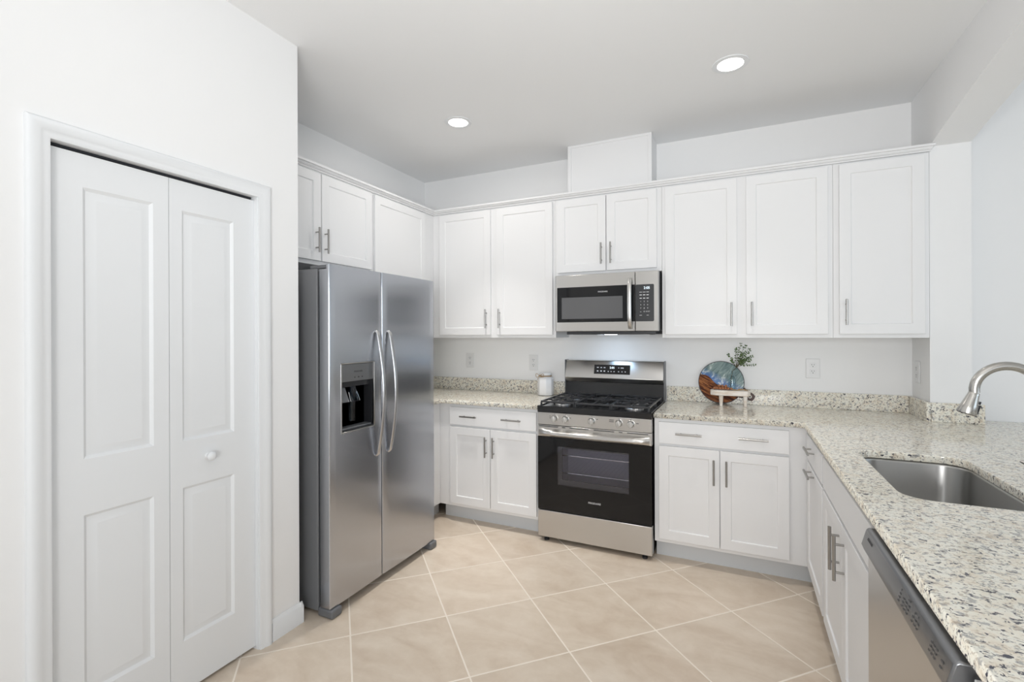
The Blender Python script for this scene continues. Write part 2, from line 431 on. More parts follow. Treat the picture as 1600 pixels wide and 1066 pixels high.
# door casing with a stepped profile: (distance from opening, projection)
prof = [(0, 0), (0, .009), (.010, .013), (.022, .013), (.026, .016), (.040, .019), (.050, .019), (.056, .015), (.0595, .010), (.0595, 0)]
cs = MB()
n_ = len(prof); o_ = 0
rows = []
for k in range(4):
    row = []
    for d, pz in prof:
        y = (D0 - d) if k < 2 else (D1 + d)
        z = 0 if k in (0, 3) else DZ - .008 + d
        row.append((XP + pz, y, z))
    rows.append(row)
vs = sum(rows, []); fs = []
for k in range(3):
    for i in range(n_ - 1): fs.append((k * n_ + i, k * n_ + i + 1, (k + 1) * n_ + i + 1, (k + 1) * n_ + i))
    fs.append((k * n_ + n_ - 1, k * n_, (k + 1) * n_, (k + 1) * n_ + n_ - 1))
fs += [tuple(range(n_)), tuple(range(3 * n_, 4 * n_))]
cs.add(vs, fs)
struct('trim_1', cs, M['trim'])
# jamb lining
struct('trim_2', MB().box(XP - .12, XP, D0 - .001, D0 + .003, 0, DZ).box(XP - .12, XP, D1 - .003, D1 + .001, 0, DZ).box(XP - .12, XP, D0, D1, DZ - .007, DZ + .001), M['trim'])

# bifold pantry door
door = bpy.data.objects.new('door_1', None); C.objects.link(door); door.location = (XP - .03, (D0 + D1) / 2, 0)
door['kind'] = 'structure'; door['label'] = 'white bifold pantry door with raised panels in the left wall'; ROOT[door] = Vector(door.location)
def leaf(y0, y1, pans):
    """one leaf, face at x = XP-.019, with raised panels"""
    X = XP - .019; T = .03; z0, z1 = .014, DZ - .022
    m = MB()
    m.add([(X - T, y0, z0), (X - T, y1, z0), (X - T, y1, z1), (X - T, y0, z1), (X, y0, z0), (X, y1, z0), (X, y1, z1), (X, y0, z1)],
          [(0, 3, 2, 1), (0, 1, 5, 4), (1, 2, 6, 5), (2, 3, 7, 6), (3, 0, 4, 7)])
    ys = sorted({y0, y1, pans[0][0], pans[0][1]}); zs = sorted({z0, z1} | {z for q in pans for z in q[2:]})
    for i in range(len(ys) - 1):
        for k in range(len(zs) - 1):
            c = (ys[i] + ys[i + 1]) / 2, (zs[k] + zs[k + 1]) / 2
            if any(q[0] < c[0] < q[1] and q[2] < c[1] < q[3] for q in pans): continue
            m.add([(X, ys[i], zs[k]), (X, ys[i + 1], zs[k]), (X, ys[i + 1], zs[k + 1]), (X, ys[i], zs[k + 1])], [(0, 1, 2, 3)])
    for a, b, c, d in pans:
        def ring(i, x): return [(x, a + i, c + i), (x, b - i, c + i), (x, b - i, d - i), (x, a + i, d - i)]
        rr = ring(0, X) + ring(.010, X - .009) + ring(.016, X - .009) + ring(.036, X - .002) + ring(.040, X - .002)
        fs = []
        for q in range(4):
            for k in range(4): fs.append((q * 4 + k, q * 4 + (k + 1) % 4, q * 4 + 4 + (k + 1) % 4, q * 4 + 4 + k))
        fs.append((16, 17, 18, 19)); m.add(rr, fs)
    return m
YM = 1.1015
part('door_leaf', leaf(D0 + .0035, YM - .001, [(.835, 1.047, .211, .811), (.835, 1.047, .996, 1.899)]), M['trim'], door)
lf = part('door_leaf', leaf(YM + .001, D1 - .0035, [(1.149, 1.361, .211, .811), (1.149, 1.361, .992, 1.893)]), M['trim'], door)
part('knob', MB().lathe([(.0, .036), (.008, .0355), (.0155, .032), (.0185, .026), (.0165, .019), (.009, .013), (.0085, .004), (.013, 0)], (XP - .019, 1.248, .915), 'x', 28), M['trim'], lf)
part('top_track', MB().box(XP - .06, XP - .03, D0 + .01, D1 - .01, DZ - .016, DZ - .0075), M['dark'], door)

# ------------------------------------------------------------------ cabinet helpers
def pull(parent, c, axis, nrm, L=.15):
    """bar pull: c is the centre on the door face"""
    c = Vector(c); a = Vector(axis); nn = Vector(nrm); st = .030
    m = MB(); q = c + nn * st
    m.cyl(q - a * L / 2, q + a * L / 2, .0058, n=14)
    for sgn in (-1, 1):
        p = c + a * sgn * L * .31
        m.cyl(p - nn * .0, p + nn * st, .0042, n=10)
    return part('handle', m, M['nickel'], parent, label='satin nickel bar pull')
NX, PXN, NY = (-1, 0, 0), (1, 0, 0), (0, -1, 0)
def P_back(x0, z0, y): return lambda u, v, w_: (x0 + u, y - w_, z0 + v)        # faces -y
def P_left(y0, z0, x): return lambda u, v, w_: (x + w_, y0 + u, z0 + v)        # faces +x
def P_right(y0, z0, x): return lambda u, v, w_: (x - w_, y0 + u, z0 + v)       # faces -x
def shaker(name, parent, P, W, H, flat=False):
    m = MB()
    if flat:
        m.add([P(0, 0, 0), P(W, 0, 0), P(W, H, 0), P(0, H, 0), P(0, 0, .02), P(W, 0, .02), P(W, H, .02), P(0, H, .02)],
              [(0, 3, 2, 1), (4, 5, 6, 7), (0, 1, 5, 4), (1, 2, 6, 5), (2, 3, 7, 6), (3, 0, 4, 7)])
    else: m.shaker(P, W, H)
    return part(name, m, M['cab'], parent, bev=.0018)

# ------------------------------------------------------------------ wall cabinets on the back wall
YF = 3.398
ZB, ZT = 1.376, 2.405
G = 'white shaker wall cabinets'
def upper(x0, x1, zb, doors, hand, label):
    t = thing('wall_cabinet', ((x0 + x1) / 2, YB, zb), label, 'cabinet', G)
    part('body', MB().box(x0, x1, YF, YB - .001, zb, ZT), M['cab'], t, bev=.001)
    for (a, b, zb_), hx in zip(doors, hand):
        d = shaker('door', t, P_back(a, zb_, YF - .0005), b - a, 2.3929 - zb_)
        pull(d, (hx, YF - .0205, zb_ + .128 if zb_ < 1.6 else zb_ + .121), (0, 0, 1), NY)
    return t
upper(-2.324, -1.2305, ZB, [(-2.2527, -1.7728, 1.3985), (-1.717, -1.2501, 1.3985)], [-1.806, -1.688],
      'white two-door wall cabinet between the corner above the refrigerator and the microwave')
upper(-1.2295, -.4655, 1.832, [(-1.2113, -.8475, 1.8549), (-.8405, -.4966, 1.8549)], [-.875, -.808],
      'short white two-door wall cabinet directly above the microwave')
upper(-.4645, .5105, ZB, [(-.4427, -.0043, 1.3985), (.048, .4842, 1.3985)], [-.036, .080],
      'wide white two-door wall cabinet right of the microwave, above the round board')
upper(.5115, .959, ZB, [(.5398, .9367, 1.3985)], [.571],
      'white single-door wall cabinet at the right end, beside the arched opening')
# wall cabinets on the left wall
XF = -2.325
t = thing('wall_cabinet', (XL, 2.17, 1.832), 'short white two-door wall cabinet above the stainless refrigerator', 'cabinet', G)
part('body', MB().box(XL + .001, XF, 1.70, 2.637, 1.832, ZT), M['cab'], t, bev=.001)
d = shaker('door', t, P_left(1.72, 1.857, XF + .0005), .449, 2.3929 - 1.857); pull(d, (XF + .0205, 2.128, 1.979), (0, 0, 1), PXN)
d = shaker('door', t, P_left(2.1765, 1.857, XF + .0005), .4455, 2.3929 - 1.857); pull(d, (XF + .0205, 2.198, 1.979), (0, 0, 1), PXN)
t = thing('wall_cabinet', (XL, 3.0, ZB), 'white corner wall cabinet without handle behind the refrigerator top', 'cabinet', G)
part('body', MB().box(XL + .001, XF, 2.6385, YB - .001, ZB, ZT), M['cab'], t, bev=.001)
shaker('door', t, P_left(2.655, 1.3985, XF + .0005), .606, 2.3929 - 1.3985)
# crown moulding following both runs
cp = [(0, 2.4055), (.007, 2.4055), (.007, 2.412), (.013, 2.4135), (.021, 2.4245), (.021, 2.4275), (.034, 2.4275), (.034, 2.4398), (0, 2.4398)]
cm = MB()
rows = []
for k in range(4):
    row = []
    for p, z in cp:
        p -= .0
        row.append([(XF + .006 + p, 1.70, z), (XF + .006 + p, YF - .006 - p, z), (.959 + p * .55, YF - .006 - p, z), (.959 + p * .55, YB - .002, z)][k])
    rows.append(row)
n_ = len(cp); vs = sum(rows, []); fs = []
for k in range(3):
    for i in range(n_): fs.append((k * n_ + i, k * n_ + (i + 1) % n_, (k + 1) * n_ + (i + 1) % n_, (k + 1) * n_ + i))
fs += [tuple(range(n_)), tuple(range(3 * n_, 4 * n_))]
cm.add(vs, fs)
cr = part('crown_molding', cm, M['cab'], None)
tag(cr, 'white stepped crown molding running along the tops of the wall cabinets', 'molding')
# boxed duct above the microwave cabinet
t = thing('duct_cover', (-.846, YB, 2.44), 'white boxed duct cover rising from the microwave cabinet to the ceiling', 'duct cover')
part('body', MB().box(-1.150, -.543, 3.464, YB - .001, 2.406, ZC - .001), M['cab'], t)
part('edge_trim', MB().box(-1.153, -1.128, 3.458, 3.4638, 2.406, ZC - .001).box(-.565, -.540, 3.458, 3.4638, 2.406, ZC - .001).box(-1.128, -.565, 3.458, 3.4638, ZC - .018, ZC - .001), M['cab'], t, bev=.001)

# ------------------------------------------------------------------ base cabinets
YBF = 3.098
G = 'white shaker base cabinets'
t = thing('base_cabinet', (-1.65, YB, 0), 'white base cabinet between the refrigerator and the range', 'cabinet', G)
part('body', MB().box(-2.063, -1.243, YBF, YB - .001, .114, CT0 - .0005), M['cab'], t, bev=.001)
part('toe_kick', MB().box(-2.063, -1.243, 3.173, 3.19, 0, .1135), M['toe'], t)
d = shaker('drawer', t, P_back(-1.963, .7293, YBF - .0005), .701, .1321, True)
pull(d, (-1.793, YBF - .0205, .797), (1, 0, 0), NY, .138); pull(d, (-1.444, YBF - .0205, .797), (1, 0, 0), NY, .15)
d = shaker('door', t, P_back(-1.963, .1395, YBF - .0005), .339, .5737); pull(d, (-1.652, YBF - .0205, .589), (0, 0, 1), NY, .147)
d = shaker('door', t, P_back(-1.619, .1395, YBF - .0005), .357, .5737); pull(d, (-1.590, YBF - .0205, .589), (0, 0, 1), NY, .147)
t = thing('base_cabinet', (XL, 2.9, 0), 'white corner base cabinet half hidden behind the refrigerator', 'cabinet', G)
part('body', MB().box(XL + .001, -2.064, 2.70, YB - .001, .114, CT0 - .0005), M['cab'], t, bev=.001)
part('toe_kick', MB().box(-2.16, -2.14, 2.70, 3.19, 0, .1135), M['toe'], t)
t = thing('base_cabinet', (-.06, YB, 0), 'white base cabinet right of the range with a wide two-pull drawer', 'cabinet', G)
part('body', MB().box(-.473, .3555, YBF, YB - .001, .114, CT0 - .0005), M['cab'], t, bev=.001)
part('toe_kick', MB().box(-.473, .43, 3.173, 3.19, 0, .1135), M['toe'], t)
d = shaker('drawer', t, P_back(-.4449, .7293, YBF - .0005), .7008, .1321, True)
pull(d, (-.270, YBF - .0205, .797), (1, 0, 0), NY, .148); pull(d, (.077, YBF - .0205, .800), (1, 0, 0), NY, .152)
d = shaker('door', t, P_back(-.4449, .1395, YBF - .0005), .3435, .5737); pull(d, (-.131, YBF - .0205, .588), (0, 0, 1), NY, .147)
d = shaker('door', t, P_back(-.0965, .1395, YBF - .0005), .3524, .5737); pull(d, (-.063, YBF - .0205, .588), (0, 0, 1), NY, .147)
# peninsula
XPF = .356
t = thing('base_cabinet', (XPF + .3, 2.8, 0), 'white pull-out base cabinet in the inner corner with two short horizontal pulls', 'cabinet', G)
part('body', MB().box(XPF, .961, 2.519, YB - .325, .114, CT0 - .0005), M['cab'], t, bev=.001)
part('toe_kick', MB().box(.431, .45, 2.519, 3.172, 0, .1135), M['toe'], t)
d = shaker('drawer', t, P_right(2.536, .7293, XPF - .0005), .514, .1321, True); pull(d, (XPF - .0205, 2.82, .812), (0, 1, 0), NX, .17)
d = shaker('door', t, P_right(2.536, .1395, XPF - .0005), .514, .5737); pull(d, (XPF - .0205, 2.82, .695), (0, 1, 0), NX, .17)
t = thing('base_cabinet', (XPF + .3, 2.08, 0), 'white sink base cabinet in the peninsula with two long vertical pulls', 'cabinet', G)
part('body', MB().box(XPF, XPF + .02, 1.625, 2.518, .114, CT0 - .0005).box(XPF + .02, .961, 1.625, 1.640, .114, CT0 - .0005).box(XPF + .02, .961, 2.504, 2.518, .114, CT0 - .0005).box(XPF + .02, .961, 1.640, 2.504, .114, .132), M['cab'], t)
part('toe_kick', MB().box(.431, .45, 1.625, 2.518, 0, .1135), M['toe'], t)
shaker('false_front', t, P_right(1.655, .7293, XPF - .0005), .843, .1321, True)
d = shaker('door', t, P_right(2.0785, .1395, XPF - .0005), .4195, .5737); pull(d, (XPF - .0205, 2.125, .606), (0, 0, 1), NX, .16)
d = shaker('door', t, P_right(1.655, .1395, XPF - .0005), .4195, .5737); pull(d, (XPF - .0205, 2.035, .606), (0, 0, 1), NX, .16)
t = thing('end_cabinet', (XPF + .3, .7, 0), 'white end cabinet of the peninsula beyond the dishwasher', 'cabinet', G)
part('body', MB().box(XPF, .961, .45, 1.012, .114, CT0 - .0005), M['cab'], t, bev=.001)
part('toe_kick', MB().box(.431, .45, .45, 1.012, 0, .1135), M['toe'], t)
shaker('door', t, P_right(.47, .1395, XPF - .0005), .53, .72)

# ------------------------------------------------------------------ countertops, sink, faucet
t = thing('countertop', (-1.9, 3.4, CT0), 'speckled granite countertop with backsplash left of the range', 'countertop')
plate_with_holes('slab', [(XL + .001, 2.69), (-2.034, 2.69), (-2.034, 3.068), (-1.243, 3.068), (-1.243, YB - .001), (XL + .001, YB - .001)], [], CT0, CT1, M['granite'], t)
part('backsplash', MB().box(XL + .0215, -1.243, 3.688, YB - .001, CT1, 1.0191).box(XL + .001, XL + .021, 2.69, YB - .001, CT1, 1.0191), M['granite'], t, bev=.002)
XE = .328
t = thing('countertop', (.6, 2.2, CT0), 'long speckled granite peninsula countertop right of the range, holding the sink', 'countertop')
SX0, SX1, SY0, SY1 = .448, .792, 1.800, 2.462
hole = rrect(SX0, SX1, SY0, SY1, .075)
outer = [(-.474, 3.068), (XE, 3.068), (XE, .47), (1.45, .47), (1.45, YD - .002), (XW1 + .001, YD - .002), (XW1 + .001, YP - .001), (XW0 - .001, YP - .001), (XW0 - .001, YB - .001), (-.474, YB - .001)]
plate_with_holes('slab', outer, [hole], CT0, CT1, M['granite'], t)
part('backsplash', MB().box(-.474, .9405, 3.688, YB - .001, CT1, 1.0191), M['granite'], t, bev=.002)
part('backsplash', MB().box(.941, .961, 3.387, YB - .001, CT1, 1.0191), M['granite'], t, bev=.002)
part('backsplash', MB().box(.9615, 1.1865, 3.386, YP - .001, CT1, 1.0191), M['granite'], t, bev=.002)
# undermount sink
t = thing('sink', ((SX0 + SX1) / 2, (SY0 + SY1) / 2, .66), 'stainless steel undermount sink set into the granite peninsula', 'sink')
loops = []
for ins, z, rr in ((-.006, CT0 - .0006, .08), (-.004, CT0 - .012, .08), (.004, .70, .08), (.012, .680, .075), (.034, .665, .06), (.07, .6615, .04)):
    loops.append([(x, y, z) for x, y in rrect(SX0 + ins, SX1 - ins, SY0 + ins, SY1 - ins, rr)])
m = MB(); k_ = len(loops[0]); vs = sum(loops, []); fs = []
for i in range(len(loops) - 1):
    for k in range(k_): fs.append((i * k_ + k, i * k_ + (k + 1) % k_, (i + 1) * k_ + (k + 1) % k_, (i + 1) * k_ + k))
fs.append(tuple(range((len(loops) - 1) * k_, len(loops) * k_)))
m.add(vs, fs, True)
bw = part('bowl', m, M['sinksteel'], t)
sm = bw.modifiers.new('solidify', 'SOLIDIFY'); sm.thickness = .0015; sm.offset = -1
part('drain', MB().lathe([(.0, .001), (.024, .001), (.03, .004), (.043, .004), (.045, 0)], (.62, 2.13, .662), 'z', 32), M['chrome'], t)
# pull-down faucet
t = thing('faucet', (.872, 2.1, CT1), 'brushed nickel pull-down gooseneck faucet beside the sink', 'faucet')
FX, FY, FR = .790, 2.1, .082
part('base', MB().lathe([(.029, 0), (.029, .006), (.024, .012), (.0225, .075), (.019, .09), (.015, .1)], (FX + FR, FY, CT1 + .0005), 'z', 32), M['faucet'], t)
path = [(FX + FR, FY, CT1 + .09), (FX + FR, FY, 1.1), (FX + FR, FY, 1.215)]
for k in range(1, 21):
    a = math.radians(180 * k / 20 * 1.03); path.append((FX + FR * math.cos(a), FY, 1.215 + FR * math.sin(a)))
part('spout', MB().tube(path, .0142, 24), M['faucet'], t)
p0, p1 = Vector(path[-1]), Vector((.687, FY, 1.137)); dd = (p1 - p0)
hd_ = part('spray_head', MB().tube([p0, p0 + dd * .02, p0 + dd * .12, p0 + dd * .6, p0 + dd * .96, p1], [.0135, .0148, .0155, .0215, .0272, .0262], 28), M['faucet'], t)
part('nozzle', MB().tube([p1 - dd.normalized() * .0002, p1 + dd.normalized() * .002], [.0235, .022], 24), M['bplastic'], hd_)
rt = Vector((1, 0, -.25)).normalized()
bt = MB()
for f, r_, L_ in ((.42, .0068, .010), (.72, .0068, .030)):
    q = p0 + dd * f + rt * (.0195 + .010 * (f - .42)); bt.tube([q - dd.normalized() * L_ / 2, q + dd.normalized() * L_ / 2], r_, 12)
part('spray_buttons', bt, M['bplastic'], hd_, label='two black spray buttons')
part('lever', MB().tube([(FX + FR + .0, FY + .018, CT1 + .055), (FX + FR - .004, FY + .045, CT1 + .058), (.850, 2.13, .9755), (.841, 2.149, .981)], [.011, .008, .006, .0045], 14), M['faucet'], t)

# ------------------------------------------------------------------ dishwasher
DW0, DW1 = 1.020, 1.620
t = thing('dishwasher', (XPF + .3, (DW0 + DW1) / 2, 0), 'stainless dishwasher under the peninsula counter with a grey slanted control panel', 'dishwasher')
part('tub', MB().box(XPF + .0, .95, DW0 + .004, DW1 - .004, .06, .868), M['gplastic'], t)
part('door', MB().box(.322, XPF - .001, DW0, DW1, .10, .800), M['steel'], t, bev=.004)
# control panel: profile in x-z, slanted forward towards its lower edge
cpn = part('control_panel', MB().prism([(.322, .803), (.312, .810), (.3065, .824), (.318, .866), (.324, .870), (.37, .870), (XPF, .803)], lambda p, q, s_: (p, s_, q), DW0, DW1), M['ctrl'], t, bev=.004, seg=3)
part('toe_plate', MB().box(.42, .44, DW0 + .004, DW1 - .004, .004, .098), M['bplastic'], t)
mk = MB()
nrm = Vector((-.042, 0, .0115)).normalized(); up = Vector((.0115, 0, .042)).normalized()
def pnt(y, s_): return Vector((.3065, y - .013, .824)) + up * s_ + nrm * .0006
def dash(y, s_, wy, hs):
    m_ = [pnt(y - wy / 2, s_), pnt(y + wy / 2, s_), pnt(y + wy / 2, s_ + hs), pnt(y - wy / 2, s_ + hs)]
    m_ += [q + nrm * .0003 for q in m_]
    part('button_marking', MB().add(m_, [(0, 3, 2, 1), (4, 5, 6, 7), (0, 1, 5, 4), (1, 2, 6, 5), (2, 3, 7, 6), (3, 0, 4, 7)]), M['txt_grey'], cpn)
for y in (1.300, 1.278, 1.262, 1.246):
    for s_ in (.008, .016, .024): dash(y, s_, .009, .0028)
dash(1.30, .032, .004, .004); dash(1.25, .034, .012, .003)
for y in (1.215, 1.200, 1.186):
    for s_ in (.010, .019): dash(y, s_, .008, .0028)
dash(1.21, .029, .004, .004); dash(1.193, .029, .004, .004)
for y in (1.118, 1.106, 1.094):
    for s_ in (.010, .018, .026): dash(y, s_, .007, .0028)
dash(1.066, .012, .009, .003); dash(1.066, .022, .012, .003)
text('lettering', 'FRIGIDAIRE', .0095, pnt(1.568, .029) + nrm * .0002, (0, -1, 0), up, M['txt_grey'], cpn)

# ------------------------------------------------------------------ refrigerator
XFR, FY0, FY1, FYM = -1.82, 1.763, 2.667, 2.1505
t = thing('refrigerator', (-2.2, (FY0 + FY1) / 2, 0), 'stainless side-by-side refrigerator with ice and water dispenser', 'refrigerator')
part('body', MB().box(-2.60, -1.906, FY0 + .002, FY1 - .002, .02, 1.738), M['fside'], t, bev=.004, label='grey painted cabinet')
part('gasket', MB().box(-1.906, -1.889, FY0 + .012, FY1 - .012, .06, 1.725), M['dark'], t)
DY0, DY1, NZ0, NZ1, PZ1 = 1.842, 2.083, .905, 1.162, 1.256
def fridge_door(y0, y1, cut=None):
    """door with a softly rounded front; cut = dispenser opening"""
    m = MB(); xb = -1.888; z0, z1 = .048, 1.757
    n = 10; W = y1 - y0
    def fx(y):
        u = (y - y0) / W; e = min(u, 1 - u) * W
        return XFR - .003 + .003 * (1 - (2 * u - 1) ** 2) - (.005 * (1 - min(1, e / .006)) ** 2)
    ys = [y0, y0 + .0015, y0 + .0035, y0 + .006] + [y0 + .006 + (W - .012) * k / n for k in range(1, n)] + [y1 - .006, y1 - .0035, y1 - .0015, y1]
    if cut: ys = sorted(set([y for y in ys if min(abs(y - cut[0]), abs(y - cut[1])) > .004] + [cut[0], cut[1]]))
    zs = [z0] + ([cut[2], cut[3]] if cut else []) + [z1]
    for i in range(len(ys) - 1):
        for k in range(len(zs) - 1):
            if cut and cut[0] - 1e-6 <= ys[i] and ys[i + 1] <= cut[1] + 1e-6 and k == 1: continue
            m.add([(fx(ys[i]), ys[i], zs[k]), (fx(ys[i + 1]), ys[i + 1], zs[k]), (fx(ys[i + 1]), ys[i + 1], zs[k + 1]), (fx(ys[i]), ys[i], zs[k + 1])], [(0, 1, 2, 3)], True)
    # sides, back, top and bottom; the top is notched behind the front skin for the hinge
    zt = z1 - .024
    for y in (y0, y1):
        m.add([(xb, y, z0), (fx(y), y, z0), (fx(y), y, z1), (fx(y) - .012, y, z1), (fx(y) - .012, y, zt), (xb, y, zt)], [(0, 1, 2, 3, 4, 5)])
    m.add([(xb, y0, z0), (xb, y1, z0), (xb, y1, zt), (xb, y0, zt)], [(0, 1, 2, 3)])
    for i in range(len(ys) - 1):
        a, b = ys[i], ys[i + 1]
        m.add([(xb, a, z0), (fx(a), a, z0), (fx(b), b, z0), (xb, b, z0)], [(0, 1, 2, 3)])
        m.add([(fx(a) - .012, a, z1), (fx(a), a, z1), (fx(b), b, z1), (fx(b) - .012, b, z1)], [(0, 1, 2, 3)])
        m.add([(xb, a, zt), (fx(a) - .012, a, zt), (fx(b) - .012, b, zt), (xb, b, zt)], [(0, 1, 2, 3)])
        m.add([(fx(a) - .012, a, zt), (fx(a) - .012, a, z1), (fx(b) - .012, b, z1), (fx(b) - .012, b, zt)], [(0, 1, 2, 3)])
    return m
fd = part('freezer_door', fridge_door(FY0, FYM - .003, (DY0, DY1, NZ0, PZ1)), M['steelv'], t)
rd = part('fridge_door', fridge_door(FYM + .003, FY1), M['steelv'], t)
def fridge_handle(y, parent):
    m = MB(); pts = []; n = 24; rr = []
    for k in range(n + 1):
        u = (1 - math.cos(math.pi * k / n)) / 2; z = .735 + .69 * u
        x = XFR - .002 + .056 * (.22 + .78 * math.sin(math.pi * u)) * min(1, min(u, 1 - u) / .02 + .15)
        pts.append((x, y, z)); rr.append(1)
    m.tube(pts, .012, 18, squash=(1.05, .6))
    return part('handle', m, M['handle'], parent, label='bowed stainless handle')
fridge_handle(2.103, fd); fridge_handle(2.2055, rd)
# dispenser in the freezer door
dp = part('dispenser', MB().box(XFR - .075, XFR - .068, DY0, DY1, NZ0, NZ1).box(XFR - .068, XFR - .012, DY0, DY0 + .006, NZ0, NZ1).box(XFR - .068, XFR - .012, DY1 - .006, DY1, NZ0, NZ1)
          .box(XFR - .068, XFR - .004, DY0, DY1, NZ0, NZ0 + .008).box(XFR - .068, XFR - .03, DY0 + .006, DY1 - .006, NZ1 - .03, NZ1), M['bplastic'], fd, label='dark dispenser recess')
dpp = dp
o = part('control_panel', MB().box(XFR - .030, XFR - .004, DY0 + .003, DY1 - .003, NZ1, PZ1 - .003), M['ctrl'], dp, bev=.002)
fr = MB(); x0, x1 = XFR - .008, XFR + .0015
fr.box(x0, x1, DY0 - .004, DY0 + .001, NZ0 - .005, PZ1 + .004).box(x0, x1, DY1 - .001, DY1 + .004, NZ0 - .005, PZ1 + .004).box(x0, x1, DY0 - .004, DY1 + .004, NZ0 - .005, NZ0 + .001).box(x0, x1, DY0 - .004, DY1 + .004, PZ1 - .001, PZ1 + .004)
part('dispenser_frame', fr, M['knob'], dp, bev=.001)
text('lettering', 'FRIGIDAIRE', .0125, (XFR - .0038, 1.965, 1.212), (0, 1, 0), (0, 0, 1), M['txt_dark'], dp)
part('panel_icons', MB().box(XFR - .004, XFR - .0036, 1.935, 1.943, 1.179, 1.185).box(XFR - .004, XFR - .0036, 1.962, 1.972, 1.179, 1.185).box(XFR - .004, XFR - .0036, 1.99, 1.998, 1.179, 1.185), M['txt_dark'], dp)
for y in (1.885, 1.965):
    part('paddle', MB().prism([(-.026, 0), (.026, 0), (.036, -.075), (-.036, -.075)], lambda p, q, s_: (XFR - .05 + s_ - q * .28, y + p, 1.128 + q), -.004, .004), M['clearplastic' if y > 1.9 else 'gplastic'], dp)
    part('paddle_rim', MB().tube([(XFR - .044 + .0, y - .03, 1.10), (XFR - .026, y - .034, 1.052), (XFR - .026, y + .034, 1.052), (XFR - .044, y + .03, 1.10)], .0028, 8), M['chrome'], dp)
part('water_chute', MB().cyl((XFR - .05, 1.965, 1.13), (XFR - .05, 1.965, .945), .020, .017, 20), M['clearplastic'], dp)
part('drip_tray', MB().box(XFR - .066, XFR - .012, DY0 + .01, DY1 - .01, NZ0 + .008, NZ0 + .016), M['gplastic'], dp, bev=.002)
for y0, y1 in ((FY0 + .006, FY0 + .075), (FY1 - .075, FY1 - .006)):
    part('hinge_cover', MB().box(-1.96, -1.845, y0, y1, 1.7385, 1.7555), M['gplastic'], t, bev=.004)
part('toe_grille', MB().box(-1.905, -1.88, FY0 + .08, FY1 - .08, .010, .045), M['bplastic'], t)
for y0 in (FY0 - .004, FY1 - .066):
    part('foot_cover', MB().box(-1.905, -1.806, y0, y0 + .070, .0005, .045), M['gplastic'], t, bev=.010, seg=3)

# ------------------------------------------------------------------ range
RX0, RX1, RY = -1.2375, -.4805, 3.045
t = thing('range', ((RX0 + RX1) / 2, 3.4, 0), 'stainless gas range with black oven door between the base cabinets', 'range')
RB = 3.100
part('body', MB().box(RX0 + .002, RX0 + .02, RB, 3.68, .03, .876).box(RX1 - .02, RX1 - .002, RB, 3.68, .03, .876).box(RX0 + .02, RX1 - .02, 3.66, 3.68, .03, .876)
     .box(RX0 + .02, RX1 - .02, RB, 3.66, .03, .20).box(RX0 + .02, RX1 - .02, RB, 3.66, .72, .876), M['enamel'], t)
part('storage_drawer', MB().box(RX0, RX1, RY, RB - .0005, .032, .2125), M['steel'], t, bev=.004)
# oven door with a real window into the cavity
WX0, WX1, WZ0, WZ1 = -1.098, -.622, .392, .652
od = part('oven_door', MB().box(RX0 + .001, WX0, RY, RB - .0005, .218, .711).box(WX1, RX1 - .001, RY, RB - .0005, .218, .711).box(WX0, WX1, RY, RB - .0005, .218, WZ0).box(WX0, WX1, RY, RB - .0005, WZ1, .711), M['blackglass'], t)
part('window_pane', MB().box(WX0, WX1, RY + .0015, RY + .0035, WZ0, WZ1), M['ovenpane'], od)
wi = MB(); fx0, fx1, fz0, fz1 = WX0 + .028, WX1 - .004, WZ0 + .034, WZ1 - .014
wi.box(WX0, fx0, RY + .02, RY + .03, WZ0, WZ1).box(fx1, WX1, RY + .02, RY + .03, WZ0, WZ1).box(fx0, fx1, RY + .02, RY + .03, WZ0, fz0).box(fx0, fx1, RY + .02, RY + .03, fz1, WZ1)
part('window_border', wi, mat('window_border_grey', (.07, .07, .072), .5), od)
text('lettering', 'FRIGIDAIRE', .0165, (-.843, RY - .0006, .305), (1, 0, 0), (0, 0, 1), M['txt_white'], od)
cav = MB().box(RX0 + .03, RX1 - .03, 3.60, 3.61, .21, .71).box(RX0 + .025, RX0 + .03, RB + .002, 3.60, .21, .71).box(RX1 - .03, RX1 - .025, RB + .002, 3.60, .21, .71).box(RX0 + .03, RX1 - .03, RB + .002, 3.60, .205, .21).box(RX0 + .03, RX1 - .03, RB + .002, 3.60, .71, .715)
part('oven_cavity', cav, M['oven'], t)
for z in (.455, .575):
    rk = MB()
    for y in (3.13, 3.585): rk.cyl((RX0 + .035, y, z), (RX1 - .035, y, z), .0045, n=8)
    for k in range(22): x = RX0 + .05 + k * (RX1 - RX0 - .10) / 21; rk.cyl((x, 3.13, z + .004), (x, 3.585, z + .004), .0009, n=6)
    part('oven_rack', rk, M['chrome'], t)
